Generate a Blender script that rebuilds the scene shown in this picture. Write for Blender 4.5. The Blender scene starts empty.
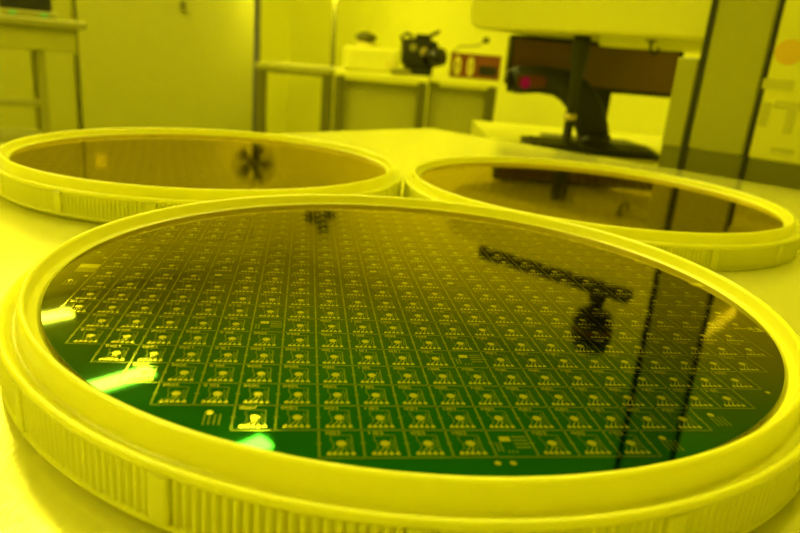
import bpy, math, random
from mathutils import Vector, Matrix

# ------------------------------------------------------------------ camera, world, exposure
# All builders below work in millimetres measured from the front wafer's surface; Z0 lifts that to metres above the floor.
Z0 = 0.915
MM = 0.001
scene = bpy.context.scene
col = scene.collection

F_PX, PITCH, ROLL, CAM_H = 659.12, 0.30640, 0.08650, 63.79
cam_data = bpy.data.cameras.new('camera')
cam = bpy.data.objects.new('camera', cam_data)
col.objects.link(cam)
cam_data.sensor_fit = 'HORIZONTAL'
cam_data.sensor_width = 36.0
cam_data.lens = F_PX * 36.0 / 800.0
cam_data.clip_start = 0.005
cam_data.clip_end = 50
_fw = Vector((0, math.cos(PITCH), -math.sin(PITCH)))
_up = Vector((0, math.sin(PITCH), math.cos(PITCH)))
_rt = Vector((1, 0, 0))
_R = _rt * math.cos(ROLL) + _up * math.sin(ROLL)
_U = -_rt * math.sin(ROLL) + _up * math.cos(ROLL)
_m = Matrix((_R, _U, -_fw)).transposed().to_4x4()
_m.translation = Vector((0, 0, Z0 + CAM_H * MM))
cam.matrix_world = _m
cam_data.dof.use_dof = True
cam_data.dof.focus_distance = 0.172
cam_data.dof.aperture_fstop = cam_data.lens / 1.65
scene.camera = cam

world = bpy.data.worlds.new('world')
scene.world = world
world.use_nodes = True
world.node_tree.nodes['Background'].inputs[0].default_value = (1, 0.85, 0.05, 1)
world.node_tree.nodes['Background'].inputs[1].default_value = 0.02

scene.view_settings.view_transform = 'Standard'
scene.view_settings.look = 'None'
scene.view_settings.gamma = 1
scene.view_settings.use_curve_mapping = False
scene.view_settings.exposure = 0.0

LAMP_COLOR = (1.0, 0.925, 0.14)
LAMP_POWER = 38.0
GLINT_POWER = 2.3
FILL_BAR_POWER = 64.0

# ------------------------------------------------------------------ materials
def mat(name, base, rough=0.5, metal=0.0, spec=0.5, noise=0.0, nscale=20.0, bump=0.0, **kw):
    m = bpy.data.materials.new(name)
    m.use_nodes = True
    nt = m.node_tree
    b = nt.nodes['Principled BSDF']
    b.inputs['Base Color'].default_value = (*base, 1)
    b.inputs['Roughness'].default_value = rough
    b.inputs['Metallic'].default_value = metal
    b.inputs['Specular IOR Level'].default_value = spec
    for k, v in kw.items():
        b.inputs[k.replace('_', ' ')].default_value = v
    if noise or bump:
        tc = nt.nodes.new('ShaderNodeTexCoord')
        n = nt.nodes.new('ShaderNodeTexNoise')
        n.inputs['Scale'].default_value = nscale
        n.inputs['Detail'].default_value = 4
        nt.links.new(tc.outputs['Object'], n.inputs['Vector'])
        if noise:
            mx = nt.nodes.new('ShaderNodeMix'); mx.data_type = 'RGBA'
            mx.inputs['A'].default_value = (*[c * (1 - noise) for c in base], 1)
            mx.inputs['B'].default_value = (*[min(1, c * (1 + noise)) for c in base], 1)
            nt.links.new(n.outputs['Fac'], mx.inputs['Factor'])
            nt.links.new(mx.outputs['Result'], b.inputs['Base Color'])
        if bump:
            bp = nt.nodes.new('ShaderNodeBump')
            bp.inputs['Strength'].default_value = bump
            bp.inputs['Distance'].default_value = 0.001
            nt.links.new(n.outputs['Fac'], bp.inputs['Height'])
            nt.links.new(bp.outputs['Normal'], b.inputs['Normal'])
    return m

def emitter(name, color, power):
    m = bpy.data.materials.new(name)
    m.use_nodes = True
    nt = m.node_tree
    nt.nodes.clear()
    o = nt.nodes.new('ShaderNodeOutputMaterial')
    e = nt.nodes.new('ShaderNodeEmission')
    e.inputs[0].default_value = (*color, 1)
    e.inputs[1].default_value = power
    nt.links.new(e.outputs[0], o.inputs[0])
    return m

def wafer_film(name, stops, rough):
    """polished thin film: a mirror whose reflected tint shifts with the angle of incidence; stops are (1 - cos angle, reflectance)"""
    m = bpy.data.materials.new(name)
    m.use_nodes = True
    nt = m.node_tree
    nt.nodes.clear()
    o = nt.nodes.new('ShaderNodeOutputMaterial')
    g = nt.nodes.new('ShaderNodeBsdfAnisotropic')
    g.inputs['Roughness'].default_value = rough
    lw = nt.nodes.new('ShaderNodeLayerWeight')
    lw.inputs['Blend'].default_value = 0.5
    rp = nt.nodes.new('ShaderNodeValToRGB')
    el = rp.color_ramp.elements
    while len(el) < len(stops): el.new(0.5)
    for e, (x, c) in zip(el, stops):
        e.position = x
    for e, (x, c) in zip(el, stops):
        e.color = (*c, 1)
    nt.links.new(lw.outputs['Facing'], rp.inputs['Fac'])
    nt.links.new(rp.outputs['Color'], g.inputs['Color'])
    nt.links.new(g.outputs[0], o.inputs[0])
    return m

def brushed_metal(name, base, rough, angle=0.0):
    m = mat(name, base, rough, 0.5)
    nt = m.node_tree
    b = nt.nodes['Principled BSDF']
    tc = nt.nodes.new('ShaderNodeTexCoord')
    mp = nt.nodes.new('ShaderNodeMapping')
    mp.inputs['Rotation'].default_value = (0, 0, angle)
    mp.inputs['Scale'].default_value = (1500, 90, 90)
    n = nt.nodes.new('ShaderNodeTexNoise')
    n.inputs['Scale'].default_value = 1.0
    n.inputs['Detail'].default_value = 3
    bp = nt.nodes.new('ShaderNodeBump')
    bp.inputs['Strength'].default_value = 0.2
    bp.inputs['Distance'].default_value = 0.0004
    nt.links.new(tc.outputs['Object'], mp.inputs['Vector'])
    nt.links.new(mp.outputs[0], n.inputs['Vector'])
    nt.links.new(n.outputs['Fac'], bp.inputs['Height'])
    nt.links.new(bp.outputs['Normal'], b.inputs['Normal'])
    return m

M = {}  # the lamps' yellow is put into most base colours too, blue kept low
M['wall'] = mat('painted_wall_panel', (0.90, 0.88, 0.04), 0.6, noise=0.03, nscale=3)
M['ceiling'] = mat('ceiling_panel', (0.82, 0.80, 0.05), 0.7, noise=0.03, nscale=4)
M['floor'] = mat('vinyl_floor', (0.50, 0.49, 0.04), 0.4, noise=0.06, nscale=6)
M['lamp'] = emitter('lamp_diffuser', LAMP_COLOR, LAMP_POWER)
M['indicator'] = emitter('indicator_diffuser', (1.0, 0.8, 0.03), GLINT_POWER)
M['bar'] = emitter('bare_lamp_tube', LAMP_COLOR, FILL_BAR_POWER)
M['steel'] = brushed_metal('brushed_steel_top', (0.86, 0.84, 0.16), 0.14, math.radians(40))
M['desk'] = mat('pale_desk_top', (0.60, 0.585, 0.04), 0.3, noise=0.03, nscale=8)
M['frame'] = mat('grey_steel_frame', (0.30, 0.29, 0.03), 0.4, 0.3)
M['leg_dark'] = mat('dark_steel_leg', (0.13, 0.125, 0.01), 0.4, 0.3)
M['plastic'] = mat('natural_polypropylene', (0.87, 0.85, 0.05), 0.28, noise=0.02, nscale=30,
                   Subsurface_Weight=0.6, Subsurface_Radius=(1.0, 0.9, 0.4), Subsurface_Scale=0.004)
FILM = [(0.0, (0.014, 0.20, 0.03)), (0.42, (0.014, 0.19, 0.03)), (0.52, (0.026, 0.16, 0.035)), (0.60, (0.075, 0.145, 0.04)),
        (0.67, (0.20, 0.19, 0.05)), (0.74, (0.37, 0.31, 0.06)), (0.79, (0.48, 0.39, 0.08)), (0.86, (0.58, 0.46, 0.1)), (1.0, (1.0, 0.9, 0.4))]
def lifted(k):      # the printed metal reflects more than the film at steep angles and the same at grazing ones
    return [(x, tuple(c + (t - c) * k * max(0.0, 1 - x / 0.98) ** 0.45 for c, t in zip(col_, (0.95, 0.87, 0.08)))) for x, col_ in FILM]
M['film'] = wafer_film('wafer_thin_film', FILM, 0.03)
M['gold'] = wafer_film('wafer_metal_lines', lifted(0.36), 0.08)
M['pad'] = wafer_film('wafer_metal_pads', lifted(0.9), 0.12)
M['silicon'] = mat('silicon_edge', (0.10, 0.10, 0.06), 0.2, 0.8)
M['alu'] = mat('anodised_aluminium', (0.34, 0.335, 0.015), 0.35, 0.0, noise=0.03, nscale=5)
M['panel'] = mat('pale_cabinet_panel', (0.66, 0.64, 0.04), 0.4, noise=0.03, nscale=5)
M['kick'] = mat('dark_kick_plate', (0.17, 0.165, 0.01), 0.4, 0.3)
M['gasket'] = mat('black_rubber_gasket', (0.012, 0.012, 0.006), 0.6)
M['black'] = mat('black_plastic', (0.010, 0.010, 0.004), 0.5, noise=0.2, nscale=40)
M['black_gloss'] = mat('glossy_black_plastic', (0.012, 0.011, 0.006), 0.15)
M['screen'] = mat('dark_monitor_glass', (0.15, 0.07, 0.008), 0.3, noise=0.35, nscale=9)
M['red'] = emitter('red_scan_light', (1.0, 0.02, 0.06), 0.2)
M['red_window'] = mat('red_window', (0.10, 0.01, 0.01), 0.15)
M['housing'] = mat('pale_housing_plastic', (0.72, 0.70, 0.05), 0.4, noise=0.02, nscale=10)
M['white_box'] = mat('white_enamel', (0.85, 0.83, 0.06), 0.4, noise=0.02, nscale=10)
M['grey'] = mat('grey_plastic', (0.28, 0.27, 0.02), 0.5)
M['redbrown'] = mat('red_brown_plastic', (0.22, 0.06, 0.012), 0.45, noise=0.15, nscale=20)
M['cream'] = mat('cream_tape', (0.8, 0.72, 0.06), 0.5)
M['door'] = mat('cabinet_paint', (0.36, 0.35, 0.015), 0.5, noise=0.03, nscale=3)
M['orange'] = mat('orange_print', (0.66, 0.42, 0.02), 0.5)
M['paper'] = mat('faded_print', (0.50, 0.485, 0.03), 0.6)
M['green'] = mat('green_terminal', (0.10, 0.42, 0.10), 0.5)
M['brass'] = mat('brass_ring', (0.7, 0.6, 0.2), 0.3, 0.8)

# ------------------------------------------------------------------ helpers
def W(x, y, h=0.0):
    return Vector((x * MM, y * MM, Z0 + h * MM))

def polar(az, d, h=0.0):
    a = math.radians(az)
    return W(d * math.sin(a), d * math.cos(a), h)

class MB:
    """collects shapes in millimetres and links them as one mesh object"""
    def __init__(self):
        self.v, self.f, self.mi, self.sm = [], [], [], []
    def add(self, verts, faces, mi=0, smooth=False):
        o = len(self.v)
        self.v += [tuple(p) for p in verts]
        for q in faces:
            self.f.append(tuple(i + o for i in q)); self.mi.append(mi); self.sm.append(smooth)
        return self
    def box(self, x0, x1, y0, y1, z0, z1, b=0.0, mi=0):
        """box with chamfered vertical and horizontal edges of size b"""
        if b <= 0:
            vs = [(x, y, z) for z in (z0, z1) for y in (y0, y1) for x in (x0, x1)]
            return self.add(vs, [(0, 2, 3, 1), (4, 5, 7, 6), (0, 1, 5, 4), (2, 6, 7, 3), (0, 4, 6, 2), (1, 3, 7, 5)], mi)
        b = min(b, (x1 - x0) / 2.01, (y1 - y0) / 2.01, (z1 - z0) / 2.01)
        def ring(i, z):
            xa, xb, ya, yb = x0 + i, x1 - i, y0 + i, y1 - i
            return [(xa + b, ya, z), (xb - b, ya, z), (xb, ya + b, z), (xb, yb - b, z), (xb - b, yb, z), (xa + b, yb, z), (xa, yb - b, z), (xa, ya + b, z)]
        xr = [ring(b * 0.999, z0), ring(0, z0 + b), ring(0, z1 - b), ring(b * 0.999, z1)]
        return self.loft(xr, mi=mi)
    def loft(self, rings, closed=True, caps=True, mi=0, smooth=False):
        n = len(rings[0]); vs = [p for r in rings for p in r]; fs = []
        for k in range(len(rings) - 1):
            for i in range(n if closed else n - 1):
                j = (i + 1) % n
                fs.append((k * n + i, k * n + j, (k + 1) * n + j, (k + 1) * n + i))
        if caps:
            fs.append(tuple(range(n - 1, -1, -1)))
            fs.append(tuple((len(rings) - 1) * n + i for i in range(n)))
        return self.add(vs, fs, mi, smooth)
    def lathe(self, prof, n=32, c=(0, 0, 0), mi=0, smooth=True):
        rings = [[(c[0] + r * math.cos(2 * math.pi * i / n), c[1] + r * math.sin(2 * math.pi * i / n), c[2] + z) for i in range(n)] for r, z in prof]
        return self.loft(rings, mi=mi, smooth=smooth)
    def tube(self, pts, rad, n=12, mi=0, flat=1.0, smooth=True):
        pts = [Vector(p) for p in pts]
        if not hasattr(rad, '__len__'): rad = [rad] * len(pts)
        rings = []; up = None
        for i, p in enumerate(pts):
            t = (pts[min(i + 1, len(pts) - 1)] - pts[max(i - 1, 0)]).normalized()
            if up is None:
                up = Vector((0, 1, 0)) if abs(t.y) < 0.9 else Vector((1, 0, 0))
            a = (up - t * up.dot(t)).normalized(); b = t.cross(a); up = a
            rings.append([tuple(p + a * (rad[i] * flat * math.cos(2 * math.pi * k / n)) + b * (rad[i] * math.sin(2 * math.pi * k / n))) for k in range(n)])
        return self.loft(rings, mi=mi, smooth=smooth)
    def build(self, name, mats, parent=None, loc=None, rotz=0.0):
        me = bpy.data.meshes.new(name)
        me.from_pydata([(x * MM, y * MM, z * MM) for x, y, z in self.v], [], self.f)
        mats = mats if isinstance(mats, (list, tuple)) else [mats]
        for m in mats: me.materials.append(m)
        me.polygons.foreach_set('material_index', self.mi)
        me.polygons.foreach_set('use_smooth', self.sm)
        me.validate(); me.update()
        o = bpy.data.objects.new(name, me)
        col.objects.link(o)
        if parent is not None: o.parent = parent
        if loc is not None: o.location = loc
        o.rotation_euler.z = rotz
        return o

def tag(o, label, cat, group=None):
    o['label'] = label; o['category'] = cat
    if group: o['group'] = group
    return o

def thing(name, label, cat, loc, rotz=0.0, group=None):
    o = bpy.data.objects.new(name, None)
    o.empty_display_size = 0.05
    col.objects.link(o)
    o.location = loc; o.rotation_euler.z = rotz
    return tag(o, label, cat, group)

def dup(root, loc, label, group=None, rotz=None):
    r = root.copy(); col.objects.link(r); r.location = loc; r['label'] = label
    if rotz is not None: r.rotation_euler.z = rotz
    if group: r['group'] = group
    for ch in list(root.children):
        c = ch.copy(); col.objects.link(c); c.parent = r
        for g in list(ch.children):
            d = g.copy(); col.objects.link(d); d.parent = c
    return r

def structure(o):
    o['kind'] = 'structure'
    return o

# room axes: U runs along the lamps, V across them
ANG = math.radians(48.5)
UX, UY = math.cos(ANG), math.sin(ANG)
VX, VY = UY, -UX
def uv(u, v): return (u * UX + v * VX, u * UY + v * VY)

# ------------------------------------------------------------------ room shell
FLOOR_H, CEIL_H = -Z0 / MM, 1665.0
U0, U1, V0, V1 = -2600.0, 3500.0, -4500.0, 2600.0
def slab(name, u0, u1, v0, v1, z0, z1, m):
    b = MB()
    vs = [(*uv(u, v), z) for z in (z0, z1) for v in (v0, v1) for u in (u0, u1)]
    b.add(vs, [(0, 2, 3, 1), (4, 5, 7, 6), (0, 1, 5, 4), (2, 6, 7, 3), (0, 4, 6, 2), (1, 3, 7, 5)])
    return structure(b.build(name, m, loc=(0, 0, Z0)))
slab('floor', U0, U1, V0, V1, FLOOR_H - 60, FLOOR_H, M['floor'])
slab('ceiling', U0, U1, V0, V1, CEIL_H, CEIL_H + 60, M['ceiling'])
slab('wall_back', U0 - 60, U1 + 60, V0 - 60, V0, FLOOR_H - 60, CEIL_H + 60, M['wall'])
slab('wall_right', U1, U1 + 60, V0, V1, FLOOR_H - 60, CEIL_H + 60, M['wall'])
slab('wall_front', U0 - 60, U1 + 60, V1, V1 + 60, FLOOR_H - 60, CEIL_H + 60, M['wall'])
slab('wall_left', U0 - 60, U0, V0, V1, FLOOR_H - 60, CEIL_H + 60, M['wall'])

# ------------------------------------------------------------------ ceiling lights (parallel to U)
LAMP_H = 1640.0
SC = (LAMP_H + 63.8) / (1700 + 63.8)
def ceiling_light(far, length, label, lamp_mat, group=None):
    """far: plan position (mm) of the end away from the camera"""
    cx, cy = far[0] - UX * length / 2, far[1] - UY * length / 2
    t = thing('ceiling_light', label, 'ceiling light', W(cx, cy, LAMP_H), ANG, group)
    h = MB().box(-length / 2 - 25, length / 2 + 25, -85, 85, 8, 25, 4)
    h.box(-length / 2 - 25, -length / 2 - 2, -60, 60, -8, 8, 2)
    h.box(length / 2 + 2, length / 2 + 25, -60, 60, -8, 8, 2)
    h.build('light_housing', M['white_box'], t)
    d = MB()
    d.loft([[(x, 55 * math.cos(a), 6 - 20 * math.sin(a)) for a in [math.pi * k / 10 for k in range(11)]] for x in (-length / 2, length / 2)], smooth=False)
    d.build('diffuser', lamp_mat, t)
    return t
G1 = None
ends = [(-2128, 3972), (-1333, 3280), (-560, 2688), (224, 2046), (1008, 1404)]
ends = [(x * SC, y * SC) for x, y in ends]
places = ['ceiling lamp farthest left, mirrored beside the left rim of the front wafer',
          'ceiling lamp mirrored as the largest white bar at left of the front wafer',
          'ceiling lamp mirrored as a small green-edged spot at the front wafer rim',
          'ceiling lamp above the worktable, fourth of its row from the back wall',
          'ceiling lamp above the worktable, fifth of its row from the back wall']
for e, s in zip(ends, places):
    ceiling_light(e, 1250, s, M['lamp'])
for k, (x, y) in enumerate(ends[2:4]):  # unseen row added to light the fronts of the trays
    ceiling_light((x - UX * 2300, y - UY * 2300), 1250,
                  ['ceiling lamp behind the camera, first of its row from the back wall', 'ceiling lamp behind the camera, second of its row from the back wall'][k], M['lamp'])

# ------------------------------------------------------------------ worktable and side desk
TABLE_H = -14.3
DESK_H = -44.0
t = thing('worktable', 'brushed steel worktable carrying the three wafer trays', 'table', W(0, 300, FLOOR_H))
TA = math.radians(50.2)
tu, tv = Vector((math.cos(TA), math.sin(TA))), Vector((math.sin(TA), -math.cos(TA)))
corner = Vector((21, 808))
def tp(a, b):     # a back along -u from the far corner, b along v
    q = corner - tu * a + tv * b
    return (q.x, q.y - 300)
b = MB()
quad = [tp(0, 0), tp(0, 1500), tp(1250, 1500), tp(1250, 0)]
def inset(q, k):
    cx = sum(p[0] for p in q) / 4; cy = sum(p[1] for p in q) / 4
    return [(cx + (x - cx) * k, cy + (y - cy) * k) for x, y in q]
base = -FLOOR_H
b.loft([[(x, y, base + TABLE_H + dz) for x, y in inset(quad, k)] for dz, k in ((-30, 0.999), (-2, 1.0), (0, 0.999))][::1])
b.build('tabletop', M['steel'], t)
for a, bb in ((60, 60), (60, 1440), (1190, 60), (1190, 1440)):
    x, y = tp(a, bb)
    MB().box(x - 25, x + 25, y - 25, y + 25, 0, base + TABLE_H - 30, 3).build('leg', M['frame'], t)

t = thing('side_desk', 'pale side desk behind the worktable, under monitor and scanner', 'desk', W(600, 900, FLOOR_H))
def edge(s, off):
    q = corner + tv * s + tu * off
    return (q.x - 600, q.y - 900)
e1 = edge(122, 8); e2 = edge(1330, 8)
poly = [e1, e2, (e2[0] + 250, 450), (e1[0], 450)]
b = MB()
b.loft([[(x, y, base + DESK_H + dz) for x, y in poly] for dz in (-28, -1, 0)])
b.build('desktop', M['desk'], t)
for x, y in ((e1[0] + 60, e1[1] + 60), (e2[0], e2[1] + 80), (e2[0] + 180, 390), (e1[0] + 60, 390)):
    MB().box(x - 22, x + 22, y - 22, y + 22, 0, base + DESK_H - 28, 3).build('leg', M['frame'], t)

# ------------------------------------------------------------------ wafer carriers
SEG, RIBS, SUB = 16, 21, 4
def carrier_mesh(foot):
    """round moulded tray; angular steps follow the grip ribs"""
    spec = []                                   # (angle, is_rib)
    seg = 2 * math.pi / SEG
    blk = math.radians(2.4)
    pitch = (seg - blk) / RIBS
    for s in range(SEG):
        a0 = s * seg + blk / 2
        spec.append((s * seg - blk * 0.45, 0)); spec.append((s * seg + blk * 0.45, 0))
        for r in range(RIBS):
            for fr, up in ((0.12, 0), (0.30, 1), (0.70, 1), (0.88, 0)):
                spec.append((a0 + (r + fr) * pitch, up))
    zb = -14.3 if foot else -12.3
    prof = [(0.5, -1.4, 0), (60, -1.4, 0), (99.5, -1.4, 0), (100.7, -1.3, 0), (100.9, -0.45, 0), (101.1, -0.25, 0), (102.5, -0.15, 0), (102.8, 0.3, 0), (103.0, 2.6, 0), (103.2, 3.3, 0),
            (103.7, 3.7, 0), (104.3, 3.6, 0), (104.7, 3.0, 0), (104.85, 1.5, 0), (104.95, -1.6, 0), (105.15, -2.4, 0), (106.0, -2.5, 0), (107.1, -1.9, 0),
            (108.2, -0.45, 0), (108.8, -0.4, 0), (109.2, -0.75, 0), (109.35, -1.5, 0), (109.2, -2.1, 0), (108.6, -2.3, 0.3), (107.8, -2.6, 1.35), (107.8, -10.8, 1.35), (108.6, -11.2, 0.3), (109.35, -11.5, 0), (109.4, -12.0, 0), (109.2, -12.3, 0)]
    if foot: prof += [(107.0, -12.4, 0), (106.8, zb + 0.2, 0), (106.5, zb, 0), (99, zb, 0), (98.6, -12.0, 0)]
    else: prof += [(99, -12.3, 0), (98.6, -11.8, 0)]
    prof += [(98.4, -4.0, 0), (0.5, -4.0, 0)]
    b = MB(); rings = []
    for r, z, k in prof:
        rings.append([((r + k * up) * math.cos(a), (r + k * up) * math.sin(a), z) for a, up in spec])
    b.loft(rings[::-1], smooth=True)
    return b, zb
def block_mesh(a):
    b = MB(); rings = []
    w = math.radians(1.05)
    for z, ro in ((-11.4, 108.9), (-11.1, 109.6), (-2.6, 109.6), (-2.0, 109.1)):
        rings.append([(r * math.cos(t_), r * math.sin(t_), z) for r, t_ in ((107.2, a - w), (ro - 0.25, a - w), (ro, a - w * 0.75), (ro, a + w * 0.75), (ro - 0.25, a + w), (107.2, a + w))])
    b.loft(rings)
    return b
tmpl = {}
def carrier(x, y, h, rot, label, foot):
    t = thing('wafer_carrier', label, 'wafer carrier', W(x, y, h), math.radians(rot))
    if foot not in tmpl:
        bm_, zb = carrier_mesh(foot)
        body = bm_.build('tray_body', M['plastic'], t)
        blocks = [block_mesh(2 * math.pi * k / SEG).build('grip_block', M['plastic'], t) for k in range(SEG)]
        tmpl[foot] = [body] + blocks
    else:
        for o in tmpl[foot]:
            c = o.copy(); col.objects.link(c); c.parent = t
    return t
FX, FY = 4.587, 190.253
LX, LY, LH = -112.7, 375.6, 0.0
RX, RY, RH = 107.5, 384.0, -2.0
carrier(FX, FY, 0, -111.5, 'large front translucent ribbed round tray, nearest of the three', True)
carrier(LX, LY, LH, -108.7, 'ribbed round tray behind at left, holding the wafer with plain brown reflection', True)
carrier(RX, RY, RH, -97.0, 'ribbed round tray behind at right, beside the aluminium cabinet', False)

# ------------------------------------------------------------------ wafers with their printed dies
DX, DY, OX, OY = 7.5822, 8.4734, -26.2624, -88.8295
TESTS = {(4, 0), (-1, 0), (4, 4), (-2, 6), (-4, 10), (2, 11), (5, 10), (-2, 15), (4, 17), (11, 16)}
EXTRA_TESTS = [(-3, 1), (10, 1), (8, 0), (-8, 15), (-9, 12), (-9, 9)]
ZP = 0.025
def wafer_mesh():
    b = MB()
    b.lathe([(99.5, -0.70), (99.95, -0.62), (100.0, -0.35), (99.95, -0.08)], 256, mi=3)
    b.add([(99.95 * math.cos(2 * math.pi * k / 256), 99.95 * math.sin(2 * math.pi * k / 256), 0.0) for k in range(256)], [tuple(range(256))], 0)
    b.loft([[(99.95 * math.cos(2 * math.pi * k / 256), 99.95 * math.sin(2 * math.pi * k / 256), z) for k in range(256)] for z in (-0.08, 0.0)], caps=False, mi=3)
    def flat(pts, mi, z=ZP): b.add([(x, y, z) for x, y in pts], [tuple(range(len(pts)))], mi)
    def rect(x0, x1, y0, y1, mi): flat([(x0, y0), (x1, y0), (x1, y1), (x0, y1)], mi)
    def line(pts, w, mi):
        for (xa, ya), (xb, yb) in zip(pts, pts[1:]):
            L = math.hypot(xb - xa, yb - ya) or 1
            nx, ny = -(yb - ya) / L * w / 2, (xb - xa) / L * w / 2
            flat([(xa - nx, ya - ny), (xb - nx, yb - ny), (xb + nx, yb + ny), (xa + nx, ya + ny)], mi)
    def disc(x, y, r, mi, n=16): flat([(x + r * math.cos(2 * math.pi * k / n), y + r * math.sin(2 * math.pi * k / n)) for k in range(n)], mi, ZP * 1.3)
    SEGS = {'0': 'abcdef', '1': 'bc', '2': 'abged', '3': 'abgcd', '4': 'fgbc', '5': 'afgcd', '6': 'afgecd', '7': 'abc', '8': 'abcdefg', '9': 'abcdfg'}
    def digits(s, x, y, w, h):
        for i, ch in enumerate(s):
            xa = x + i * w * 1.85
            P = {'a': ((0, 1), (1, 1)), 'b': ((1, 1), (1, .5)), 'c': ((1, .5), (1, 0)), 'd': ((0, 0), (1, 0)), 'e': ((0, 0), (0, .5)), 'f': ((0, .5), (0, 1)), 'g': ((0, .5), (1, .5))}
            for q in SEGS[ch]:
                p0, p1 = P[q]
                line([(xa + p0[0] * w, y + p0[1] * h), (xa + p1[0] * w, y + p1[1] * h)], 0.16, 2)
    def die(cx, cy, c, r):
        # bond pads along the lower edge, fanned traces, round pad and thin frame
        px = [-2.15, -1.22, -0.22, 0.80, 1.90]
        for i, x in enumerate(px):
            flat([(cx + x - 0.38, cy - 3.45), (cx + x + 0.38, cy - 3.45), (cx + x + 0.40, cy - 2.95), (cx + x + 0.12, cy - 2.45), (cx + x - 0.05, cy - 2.45), (cx + x - 0.40, cy - 2.95)], 2, ZP * 1.2)
        disc(cx, cy, 0.86, 2)
        line([(cx - 0.22, cy - 2.6), (cx + 0.35, cy - 1.5), (cx + 0.05, cy - 0.5)], 0.17, 2)
        line([(cx - 1.22, cy - 2.6), (cx - 0.35, cy - 1.4), (cx - 0.25, cy - 0.6)], 0.15, 2)
        line([(cx - 2.15, cy - 2.6), (cx - 1.35, cy - 1.5), (cx - 1.35, cy + 0.2), (cx - 1.75, cy + 0.9), (cx - 1.75, cy + 2.6)], 0.17, 1)
        line([(cx - 1.75, cy + 2.55), (cx + 1.9, cy + 2.55), (cx + 1.9, cy - 2.6)], 0.22, 1)
        line([(cx + 0.8, cy - 2.6), (cx + 0.75, cy - 1.2), (cx + 1.25, cy + 1.6)], 0.16, 1)
        line([(cx + 1.9, cy - 2.6), (cx + 1.3, cy - 1.3), (cx + 1.6, cy + 1.0)], 0.16, 1)
        digits('%02d%02d' % ((c + 10) % 100, (r + 3) % 100), cx - 2.9, cy + DY / 2 - 1.35, 0.42, 0.9)
    def test(cx, cy):
        rect(cx - 1.9, cx + 0.1, cy + 0.6, cy + 2.1, 2)
        for k in range(4): line([(cx + 0.5, cy + 2.0 - k * 1.1), (cx + 3.2, cy + 2.0 - k * 1.1)], 0.5, 1)
        rect(cx - 3.0, cx - 2.7, cy - 2.6, cy + 0.2, 1); rect(cx - 2.3, cx - 2.0, cy - 2.6, cy + 0.4, 1)
        for k in range(3): rect(cx - 1.3 + k * 0.7, cx - 1.0 + k * 0.7, cy - 3, cy - 2.3, 1)
    cells = set()
    for r in range(0, 24):
        for c in range(-10, 18):
            x, y = c * DX + OX, r * DY + OY
            if max(math.hypot(x + sx * DX / 2, y + sy * DY / 2) for sx in (-1, 1) for sy in (-1, 1)) < 98.2: cells.add((c, r))
    for c, r in cells:
        x, y = c * DX + OX, r * DY + OY
        test(x, y) if (c, r) in TESTS else die(x, y, c, r)
    hl, vl = set(), set()
    for c, r in cells:
        hl |= {(c, r), (c, r + 1)}; vl |= {(c, r), (c + 1, r)}
    for c, r in hl:
        x, y = c * DX + OX, r * DY + OY - DY / 2
        line([(x - DX / 2, y), (x + DX / 2, y)], 0.34, 1)
    for c, r in vl:
        x, y = c * DX + OX - DX / 2, r * DY + OY
        line([(x, y - DY / 2), (x, y + DY / 2)], 0.36, 1)
        flat([(x - 0.45, y - 0.22), (x + 0.45, y - 0.22), (x + 0.45, y + 0.22), (x - 0.45, y + 0.22)], 1, ZP * 1.1)
    for c, r in EXTRA_TESTS:
        x, y = c * DX + OX, r * DY + OY
        disc(x - 0.5, y + 1.6, 0.7, 2, 10)
        for k in range(4): line([(x - 1.2 + k * 0.9, y - 2.6), (x - 1.2 + k * 0.9, y + 1.0)], 0.3, 1)
    rect(-96.3, -91.0, -0.4, 3.0, 2); rect(-96.3, -91.0, -4.2, -0.5, 1)
    rect(94.0, 98.2, 2.8, 6.3, 2); rect(89.5, 93.0, -34.6, -31.6, 2)
    for x, y in ((-0.1, -94.8), (2.6, -94.8), (68.9, -69.1), (-91.7, 9.2), (-92, -7.3)): disc(x, y, 0.6, 2, 12)
    return b
wm = wafer_mesh()
WTH = math.radians(9.022)
w1 = tag(wm.build('silicon_wafer', [M['film'], M['gold'], M['pad'], M['silicon']], loc=W(FX, FY, 0), rotz=WTH),
         'green patterned silicon wafer in the front tray with rows of gold dies', 'wafer')
for x, y, h, rot, lab in ((LX, LY, LH, 62, 'brown reflecting silicon wafer lying in the left rear tray'),
                          (RX, RY, RH, 28, 'brown reflecting silicon wafer lying in the right rear tray, mirroring the monitor')):
    o = w1.copy(); col.objects.link(o); o.location = W(x, y, h); o.rotation_euler.z = math.radians(rot); o['label'] = lab

# ------------------------------------------------------------------ aluminium machine cabinet (right)
c0 = Vector((276.5, 681.0)); vd = Vector((0.757, -0.654)); cab_ang = math.atan2(vd.y, vd.x)
def along(az):         # distance along the cabinet front at which a bearing meets it
    k = math.tan(math.radians(az))
    return (k * c0.y - c0.x) / (vd.x - k * vd.y)
s_l, s_g1, s_g2, s_r = along(20.35), along(22.1), along(26.5), along(38)
t = thing('machine_cabinet', 'aluminium machine cabinet with black gaskets behind right wafer tray', 'cabinet', W(c0.x, c0.y, DESK_H), cab_ang)
KP = 44.0
MB().box(s_l, s_r, 3, 40, 0.3, KP, 0.5).build('kick_plate', M['kick'], t)
MB().box(s_l, s_g1 - 3.2, 0, 40, KP, 131, 1.5).build('side_strip', M['alu'], t)
MB().box(s_g1 + 3.2, s_g2 - 2.4, 0, 40, KP, 760, 2).build('corner_post', M['alu'], t)
MB().box(s_g1 - 3.2, s_g1 + 3.2, 1, 40, 0.5, 760).build('gasket', M['gasket'], t)
MB().box(s_g2 - 2.4, s_g2 + 2.4, 1, 40, 0.5, 760).build('gasket', M['gasket'], t)
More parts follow.
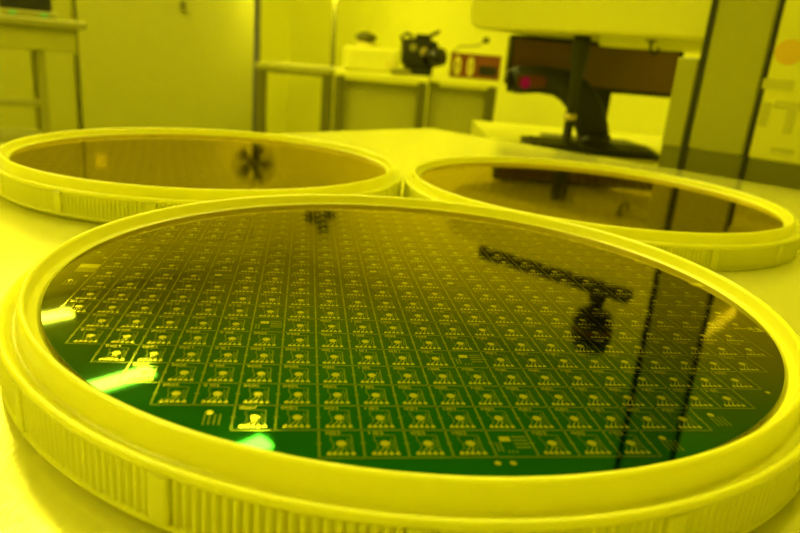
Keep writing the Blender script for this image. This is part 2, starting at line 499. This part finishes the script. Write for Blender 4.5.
pn = MB().box(s_g2 + 2.4, s_r, 0, 40, KP, 700, 1.5).build('door_panel', M['panel'], t)
sx = along(27.75)
st = MB()
st.loft([[(sx + 12 * math.cos(a), y, 141 + 11 * math.sin(a)) for a in [2 * math.pi * k / 24 for k in range(24)]] for y in (-0.6, -0.1)])
o = st.build('sticker', M['orange'], pn); o['label'] = 'orange round warning sticker'
pp = MB()
for k, (dx, z, w, h) in enumerate(((-16, 108, 26, 9), (-2, 92, 34, 6), (-12, 74, 8, 22), (10, 70, 8, 22), (4, 52, 20, 5))):
    pp.box(sx + dx, sx + dx + w, -0.5, -0.1, z, z + h)
o = pp.build('faded_label', M['paper'], pn)
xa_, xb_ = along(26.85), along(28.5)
il = MB()  # emissive strip imitates a lamp mirrored in the panel
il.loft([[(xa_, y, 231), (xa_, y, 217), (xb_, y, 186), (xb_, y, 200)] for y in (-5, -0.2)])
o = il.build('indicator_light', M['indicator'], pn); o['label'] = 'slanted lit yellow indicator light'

# ------------------------------------------------------------------ overhead housing with its black head
h0 = Vector((68.0, 1011.0)); hl_ = 342.0
t = thing('equipment_housing', 'pale overhead housing with black top rail, in front of the monitor', 'equipment', W(h0.x, h0.y, 112), cab_ang)
b = MB()
def rr(y, i=0.0):
    x0, x1, z0, z1, r = i, hl_ - i, i, 86 - i, 18
    pts = []
    for cx_, cz_, a0 in ((x0 + r, z0 + r, 180), (x1 - 4, z0 + 4, 270), (x1 - 4, z1 - 4, 0), (x0 + r, z1 - r, 90)):
        q = r if cx_ < 100 else 4
        for k in range(7):
            a = math.radians(a0 + 15 * k)
            pts.append((cx_ + q * math.cos(a), y, cz_ + q * math.sin(a)))
    return pts
b.loft([rr(0, 3), rr(3, 0), rr(237, 0), rr(240, 3)], smooth=False)
b.build('housing_shell', M['housing'], t)
MB().box(60, 302, 4, 26, 84, 109, 3).build('top_rail', M['black'], t)
MB().box(175, hl_ - 4, 60, 90, -12, 2, 2).build('lower_rail', M['housing'], t)
t = thing('swivel_head', 'rounded black head on a short neck standing on the overhead housing', 'swivel head', W(h0.x + vd.x * 258, h0.y + vd.y * 258, 221.3), cab_ang)
MB().lathe([(13, 0), (11, 8), (9, 16), (9, 24)], 20, (0, 14, 0)).build('neck', M['black'], t)
MB().lathe([(10, 20), (22, 26), (27, 38), (28, 46)], 28, (0, 14, 0)).lathe([(28, 52), (27.5, 62), (25, 76), (17, 84), (4, 87)], 28, (0, 14, 0)).build('head', M['black'], t)
MB().lathe([(26.5, 45), (27.2, 47), (27.2, 51), (26.5, 53)], 28, (0, 14, 0)).build('band', M['redbrown'], t)

p = polar(13.0, 985, DESK_H)
t = thing('support_pole', 'black bottle-shaped pole holding the overhead housing, between scanner and monitor', 'pole', p)
MB().lathe([(24, 0.3), (24, 3), (9, 6), (6.5, 12), (6.5, 60), (7, 90), (10, 112), (12.5, 130), (12.5, 146), (11, 155.6)], 28).build('pole_shaft', M['black'], t)
MB().lathe([(7.2, 42), (9, 44), (9, 50), (7.2, 52)], 24).build('collar', M['brass'], t)
o = MB()
o.tube([(0, 0, 0), (0, 0, -8), (2, 0, -14), (6, 0, -17), (10, 0, -14), (11, 0, -9)], 1.7, 10)
o.lathe([(6, -2), (6, 0)], 16)
tag(o.build('hanging_hook', M['black'], loc=polar(18.2, 925, 110) , rotz=cab_ang), 'small black hook hanging under the right end of the overhead housing', 'hook')

# ------------------------------------------------------------------ monitor, keyboard, scanner
ml, mr = polar(7.4, 1092), polar(20.7, 1180)
ma = math.atan2(mr.y - ml.y, mr.x - ml.x); mw = (mr - ml).length / MM
t = thing('monitor', 'wide dark monitor with brown screen behind the scanner', 'monitor', W(ml.x / MM, ml.y / MM, DESK_H), ma)
Z = 81.0; ZT = 155.3
fr = MB().box(0, mw, 3, 22, Z, ZT, 3)
fr.box(0, mw, -2, 4, Z, Z + 7, 1); fr.box(0, mw, -2, 4, ZT - 5, ZT, 1); fr.box(0, 6, -2, 4, Z + 6, ZT - 4, 1); fr.box(mw - 6, mw, -2, 4, Z + 6, ZT - 4, 1)
fr.build('bezel', M['black_gloss'], t)
MB().box(6, mw - 6, 0.5, 3.2, Z + 7, ZT - 5).build('screen', M['screen'], t)
MB().box(mw * 0.52, mw * 0.52 + 34, 12, 26, 3, Z + 30, 3).build('stand_neck', M['black'], t)
MB().box(mw * 0.52 - 60, mw * 0.52 + 95, -40, 70, 0.3, 4, 2).build('stand_base', M['black'], t)

k0, k1 = polar(9.9, 940), polar(20.6, 992)
ka = math.atan2(k1.y - k0.y, k1.x - k0.x); kw = (k1 - k0).length / MM
t = thing('keyboard', 'dark keyboard lying flat under the monitor', 'keyboard', W(k0.x / MM, k0.y / MM, DESK_H), ka)
b = MB(); b.loft([[(0, 0, 0.3), (kw, 0, 0.3), (kw, 0, 7), (0, 0, 7)], [(0, 62, 0.3), (kw, 62, 0.3), (kw, 62, 13), (0, 62, 13)]])
b.build('keyboard_case', M['black'], t)
ks = MB()
for r in range(4):
    for c in range(15):
        x0 = 6 + c * (kw - 12) / 15; y0 = 4 + r * 14; z = 7 + 6 * (y0 + 6) / 62
        ks.box(x0 + 1, x0 + (kw - 12) / 15 - 1, y0, y0 + 11.5, z - 1, z + 3, 1)
o = ks.build('keys', M['black_gloss'], t); 

sc = polar(13.0, 1036, DESK_H)
t = thing('barcode_scanner', 'black hand scanner with glowing red window standing on its stand', 'scanner', sc, math.radians(-13.0))
t.scale = (1.42, 1.0, 1.42)
b = MB()
b.tube([(28, 0, 8), (24, 0, 22), (17, 0, 36), (8, 0, 50), (-4, 0, 60), (-18, 0, 65), (-36, 0, 66), (-56, 0, 64), (-66, 0, 62)], [16, 16.5, 17, 17, 16, 14.5, 14, 14.5, 12.5], 16, flat=0.9)
b.build('scanner_body', M['black'], t)
MB().tube([(-66, -3, 62), (-70, -3, 61.5)], [11.8, 11.2], 16).build('nose_rim', M['black_gloss'], t)
wn = MB()
wn.loft([[(-58, y, 56), (-30, y, 58), (-28, y, 66), (-34, y, 70), (-58, y, 69)] for y in (-13.6, -15.0)]); wn.build('scan_window', M['red_window'], t)
wn = MB(); wn.loft([[(-50 + 5 * math.cos(a), y, 61.5 + 6 * math.sin(a)) for a in [2 * math.pi * k / 16 for k in range(16)]] for y in (-14.8, -15.6)])
o = wn.build('red_light', M['red'], t); o['label'] = 'glowing red light in the window'
MB().box(-4, 56, -20, 24, 0.3, 6, 4).build('stand_foot', M['black'], t)
MB().lathe([(19, 5), (17.5, 10), (16.5, 16)], 20, (28, 0, 0)).build('stand_socket', M['black_gloss'], t)

# ------------------------------------------------------------------ far benches along the back wall
def bench(pa, pb, depth, label, panel, name='bench', legs=(1, 1, 1, 1), topm='white_box', lw=44, h=-14.0):
    a = math.atan2(pb[1] - pa[1], pb[0] - pa[0]); L = math.hypot(pb[0] - pa[0], pb[1] - pa[1])
    t = thing(name, label, 'bench', W(pa[0], pa[1], FLOOR_H), a)
    top = -FLOOR_H + h
    MB().box(0, L, 0, depth, top - 28, top, 3).build('benchtop', M[topm], t)
    for on, x, y in ((legs[0], 2, 4), (legs[1], L - lw - 2, 4), (legs[2], 2, depth - lw - 4), (legs[3], L - lw - 2, depth - lw - 4)):
        if on: MB().box(x, x + lw, y, y + lw, 0, top - 28, 3).build('leg', M['leg_dark'], t)
    MB().box(lw, L - lw, 10, 34, top - 44, top - 28, 2).build('apron', M[topm if panel else 'frame'], t)
    if panel: MB().box(lw + 2 if legs[0] else 1, L - lw - 2, 60, 78, 120, top - 30, 2).build('back_panel', M['door'], t)
    return t
bench((-772, 3275), (-404, 3264), 480, 'open frame bench at left end of the row, nothing on it', False, legs=(1, 1, 0, 1), topm='door')
bench((-390, 3264), (58, 3256), 480, 'middle bench of the row with white box and black device on it', True)
bench((70, 3275), (392, 3276), 440, 'right bench of the row with red-brown box standing on it', True, h=-8.0, legs=(0, 1, 1, 1))

BT = -14.0
t = thing('white_instrument', 'low white instrument box on the middle bench', 'instrument', polar(-3.9, 3345, BT), math.radians(8))
MB().box(-130, 130, -70, 120, 0.5, 112, 12).build('case', M['white_box'], t)
MB().box(-128, 128, -72, -60, 70, 74, 1).build('seam', M['cream'], t)
MB().box(60, 112, -76, -66, 20, 60, 3).build('front_cover', M['cream'], t)
t = thing('domed_gadget', 'small grey domed gadget sitting on top of the white instrument', 'gadget', polar(-4.4, 3360, BT + 112.5), 0)
MB().lathe([(50, 0.5), (54, 8), (44, 16), (30, 22)], 28).build('gadget_base', M['cream'], t)
MB().lathe([(34, 20), (48, 34), (52, 46), (40, 58), (16, 66), (3, 68)], 28).build('gadget_dome', M['leg_dark'], t)
tag(MB().box(-45, 45, -30, 30, 0.5, 26, 6).build('grey_pad', M['grey'], loc=polar(-1.35, 3280, BT), rotz=0.2), 'flat grey pad between white instrument and black device', 'pad')

t = thing('black_camera_rig', 'bulky black device with lens rings on the middle bench', 'device', polar(0.35, 3385, BT), math.radians(12))
b = MB().box(-95, 66, -50, 90, 40, 168, 14); b.box(-80, 50, -30, 70, 0.5, 46, 6)
b.build('device_body', M['black'], t)
b = MB().box(-40, 30, -35, 40, 166, 192, 6); b.tube([(20, 0, 180), (60, 0, 205), (75, 0, 215)], [10, 9, 7], 10); b.build('viewfinder', M['black'], t)
b = MB(); b.tube([(30, -30, 90), (52, -70, 92), (72, -100, 95)], [48, 46, 40], 20); b.build('lens', M['black_gloss'], t)
for q, (x, y, z, r) in enumerate(((-60, -52, 128, 18), (-5, -52, 112, 20))):
    b = MB(); b.loft([[(x + r * math.cos(a), yy, z + r * math.sin(a)) for a in [2 * math.pi * k / 18 for k in range(18)]] for yy in (y + 4, y - 3)]); b.build('dial', M['brass'] if q else M['grey'], t)
b = MB(); b.tube([(-100, -20, 150), (-118, -20, 170), (-90, -20, 190), (-60, -20, 176)], 8, 10); b.build('handle', M['black'], t)

t = thing('red_box', 'red-brown box with two pale tape rings on the right bench', 'box', polar(4.75, 3440, -8), math.radians(4))
MB().box(-118, 118, -60, 70, 0.5, 108, 6).build('box_body', M['redbrown'], t)
MB().box(10, 100, -62, -58, 18, 66, 1).build('dark_panel', M['black'], t)
MB().box(-120, 120, -62, 72, 106, 116, 3).build('lid', M['redbrown'], t)
for x in (-96, -32):
    b = MB()
    b.tube([(x + 10 * math.cos(a) + 0, -70, 55 + 38 * math.sin(a)) for a in [2 * math.pi * k / 20 for k in range(21)]], 7, 8)
    b.build('tape_ring', M['cream'], t)
# cable knob on a thin stand behind the black device
t = thing('cable_stand', 'thin grey stand with a small dark knob behind the red-brown box', 'stand', polar(4.6, 3600, -8), 0)
b = MB(); b.tube([(-110, 0, 0.5), (-110, 0, 120), (-80, 0, 150), (0, 0, 158), (46, 0, 180)], 4, 8); b.build('stand_rod', M['grey'], t)
MB().lathe([(3, 176), (16, 180), (19, 190), (14, 202), (3, 206)], 18, (52, 0, 0)).build('knob', M['leg_dark'], t)

t = thing('wall_speaker', 'small black unit high on the back wall, mirrored at far edge of front wafer', 'speaker', polar(-7.9, 5130, 1130), ANG - math.pi / 2)
MB().box(-75, 75, -60, 60, 20, 110, 10).build('speaker_body', M['leg_dark'], t)
MB().box(-60, 60, 58, 200, 40, 80, 4).build('wall_bracket', M['black'], t)
MB().box(70, 125, -40, 40, 90, 175, 8).build('speaker_horn', M['leg_dark'], t)
# posts and wall rails above the benches
for az, d, lab in ((-13.05, 3820, 'thin grey upright post beside the tall cabinet'), (-7.05, 3900, 'thin grey upright post behind joint of left and middle benches')):
    t = thing('upright_post', lab, 'post', polar(az, d, FLOOR_H))
    MB().box(-11, 11, -11, 11, 12, 430 - FLOOR_H, 2).build('post_shaft', M['leg_dark'], t)
    MB().box(-45, 45, -45, 45, 0.5, 12, 2).build('base_plate', M['frame'], t)

pa_, pb_ = polar(-13.3, 3770, 395), polar(-3.0, 3850, 395)
a_ = math.atan2(pb_.y - pa_.y, pb_.x - pa_.x); L_ = (pb_ - pa_).length / MM
t = thing('light_bar', 'shaded tube lamp fixed across the upright posts above the benches', 'lamp', pa_, a_)  # added out of view to brighten the wall behind the benches
b = MB(); b.tube([(30, 0, 0), (L_ - 30, 0, 0)], 22, 14); b.build('tube', M['bar'], t)
MB().box(-4, L_ + 3, -42, -36, -40, 40, 1.5).box(-4, L_ + 3, -40, -26, -40, -36, 1).build('front_shade', M['white_box'], t)  # added to keep the tube's glare off the tabletop
for x in (-8, L_ - 30): MB().box(x, x + 37, -25, 25, -25, 25, 3).build('end_cap', M['white_box'], t)

# ------------------------------------------------------------------ tall cabinet and rack (left)
ca, cb = polar(-26.4, 4080), polar(-13.3, 4000)
ang = math.atan2(cb.y - ca.y, cb.x - ca.x); L = (cb - ca).length / MM
t = thing('tall_cabinet', 'tall dull yellow cabinet filling the left background', 'cabinet', W(ca.x / MM, ca.y / MM, FLOOR_H), ang)
MB().box(0, L, 20, 520, 0.5, 2010, 4).build('cabinet_body', M['door'], t)
d1 = MB().box(4, L - 4, 0, 19, 40, 2000, 3).build('cabinet_door', M['door'], t)
b = MB().box(L * 0.57, L * 0.57 + 30, -34, -26, 1120, 1170, 3); b.box(L * 0.57 + 8, L * 0.57 + 20, -28, 1, 1135, 1155, 1)
b.build('door_handle', M['leg_dark'], d1)
o = MB().box(60, 115, -1.2, 0.2, 1510, 1580).build('sticker', M['cream'], d1); o['label'] = 'small pale sticker'
MB().box(-8, 1, 10, 30, 0.5, 2010, 2).build('edge_strip', M['gasket'], t)

ca, cb = polar(-38, 3900), polar(-26.55, 4085)  # added to cover the brightly lit wall behind the rack with a darker face
ang = math.atan2(cb.y - ca.y, cb.x - ca.x); L = (cb - ca).length / MM
t = thing('tall_cabinet', 'second tall cabinet, behind the steel rack and left of the dark seam', 'cabinet', W(ca.x / MM, ca.y / MM, FLOOR_H), ang)
MB().box(0, L - 8, 20, 420, 0.5, 2010, 4).build('cabinet_body', M['door'], t)
MB().box(4, L - 12, 0, 19, 40, 2000, 3).build('cabinet_door', M['door'], t)

ra, rb = polar(-38, 2560), polar(-25.75, 2560)
ang = math.atan2(rb.y - ra.y, rb.x - ra.x); L = (rb - ra).length / MM
t = thing('steel_rack', 'grey steel rack table at the left edge of the picture', 'rack', W(ra.x / MM, ra.y / MM, FLOOR_H), ang)
top = -FLOOR_H + 88
MB().box(0, L, -20, 480, top - 26, top, 4).build('rack_top', M['frame'], t)
MB().box(0, L - 30, 0, 20, top - 100, top - 27, 3).build('rack_fascia', M['door'], t)
for x in (20, L - 150):
    for y in (10, 430):
        MB().box(x, x + 24, y, y + 24, 0.5, top - 27, 3).build('leg', M['frame'], t)
MB().box(30, L - 140, 14, 34, top - 282, top - 262, 2).build('crossbar', M['frame'], t)
MB().box(25, L - 135, 12, 470, top - 430, top - 412, 2).build('lower_shelf', M['door'], t)
t = thing('black_case', 'black case sitting on the steel rack at the upper left', 'case', polar(-29.6, 2660, 88.5), ang)
MB().box(-75, 75, -60, 80, 20, 90, 6).build('case_body', M['black'], t)
MB().box(-70, 90, -80, 78, 0.5, 20, 4).build('case_base', M['grey'], t)
for x in (-52, 38):
    MB().box(x, x + 22, -86, -79, 4, 15, 2).build('terminal', M['green'], t)

# ------------------------------------------------------------------ fan on the back wall seen only in the left wafer
fp = polar(-13.2, 3650, 0)
t = thing('standing_fan', 'black round fan on a tall floor stand, mirrored as a dark flower in left wafer', 'fan', polar(-13.25, 3600, FLOOR_H), math.radians(13))
MB().lathe([(30, 0.5), (30, 12), (18, 24), (12, 40), (12, 470 - FLOOR_H + BT)], 24).build('fan_stand', M['black'], t)
FZ = 555 - FLOOR_H + BT
b = MB()
for r in (105, 80, 55): b.tube([(r * math.cos(a), -35, FZ + r * math.sin(a)) for a in [2 * math.pi * k / 36 for k in range(37)]], 4, 6)
for k in range(12):
    a = 2 * math.pi * k / 12; b.tube([(20 * math.cos(a), -38, FZ + 20 * math.sin(a)), (105 * math.cos(a), -34, FZ + 105 * math.sin(a))], 3, 6)
b.build('cage', M['black'], t)
for k in range(5):
    a = 2 * math.pi * k / 5; b = MB(); ring = []
    for rr_, w_ in ((15, 0.5), (45, 0.42), (80, 0.36), (96, 0.2)):
        ring.append([(rr_ * math.cos(a + s * w_), y0 + s * 12, FZ + rr_ * math.sin(a + s * w_)) for s, y0 in ((-1, -12), (1, -12), (1, -9), (-1, -9))])
    b.loft(ring); b.build('blade', M['black'], t)
b = MB(); b.tube([(0, 60, FZ), (0, 20, FZ), (0, -30, FZ), (0, -40, FZ)], [34, 40, 26, 18], 20); b.tube([(0, 10, FZ - 30), (0, 0, FZ - 90)], [16, 14], 12); b.build('motor', M['black'], t)
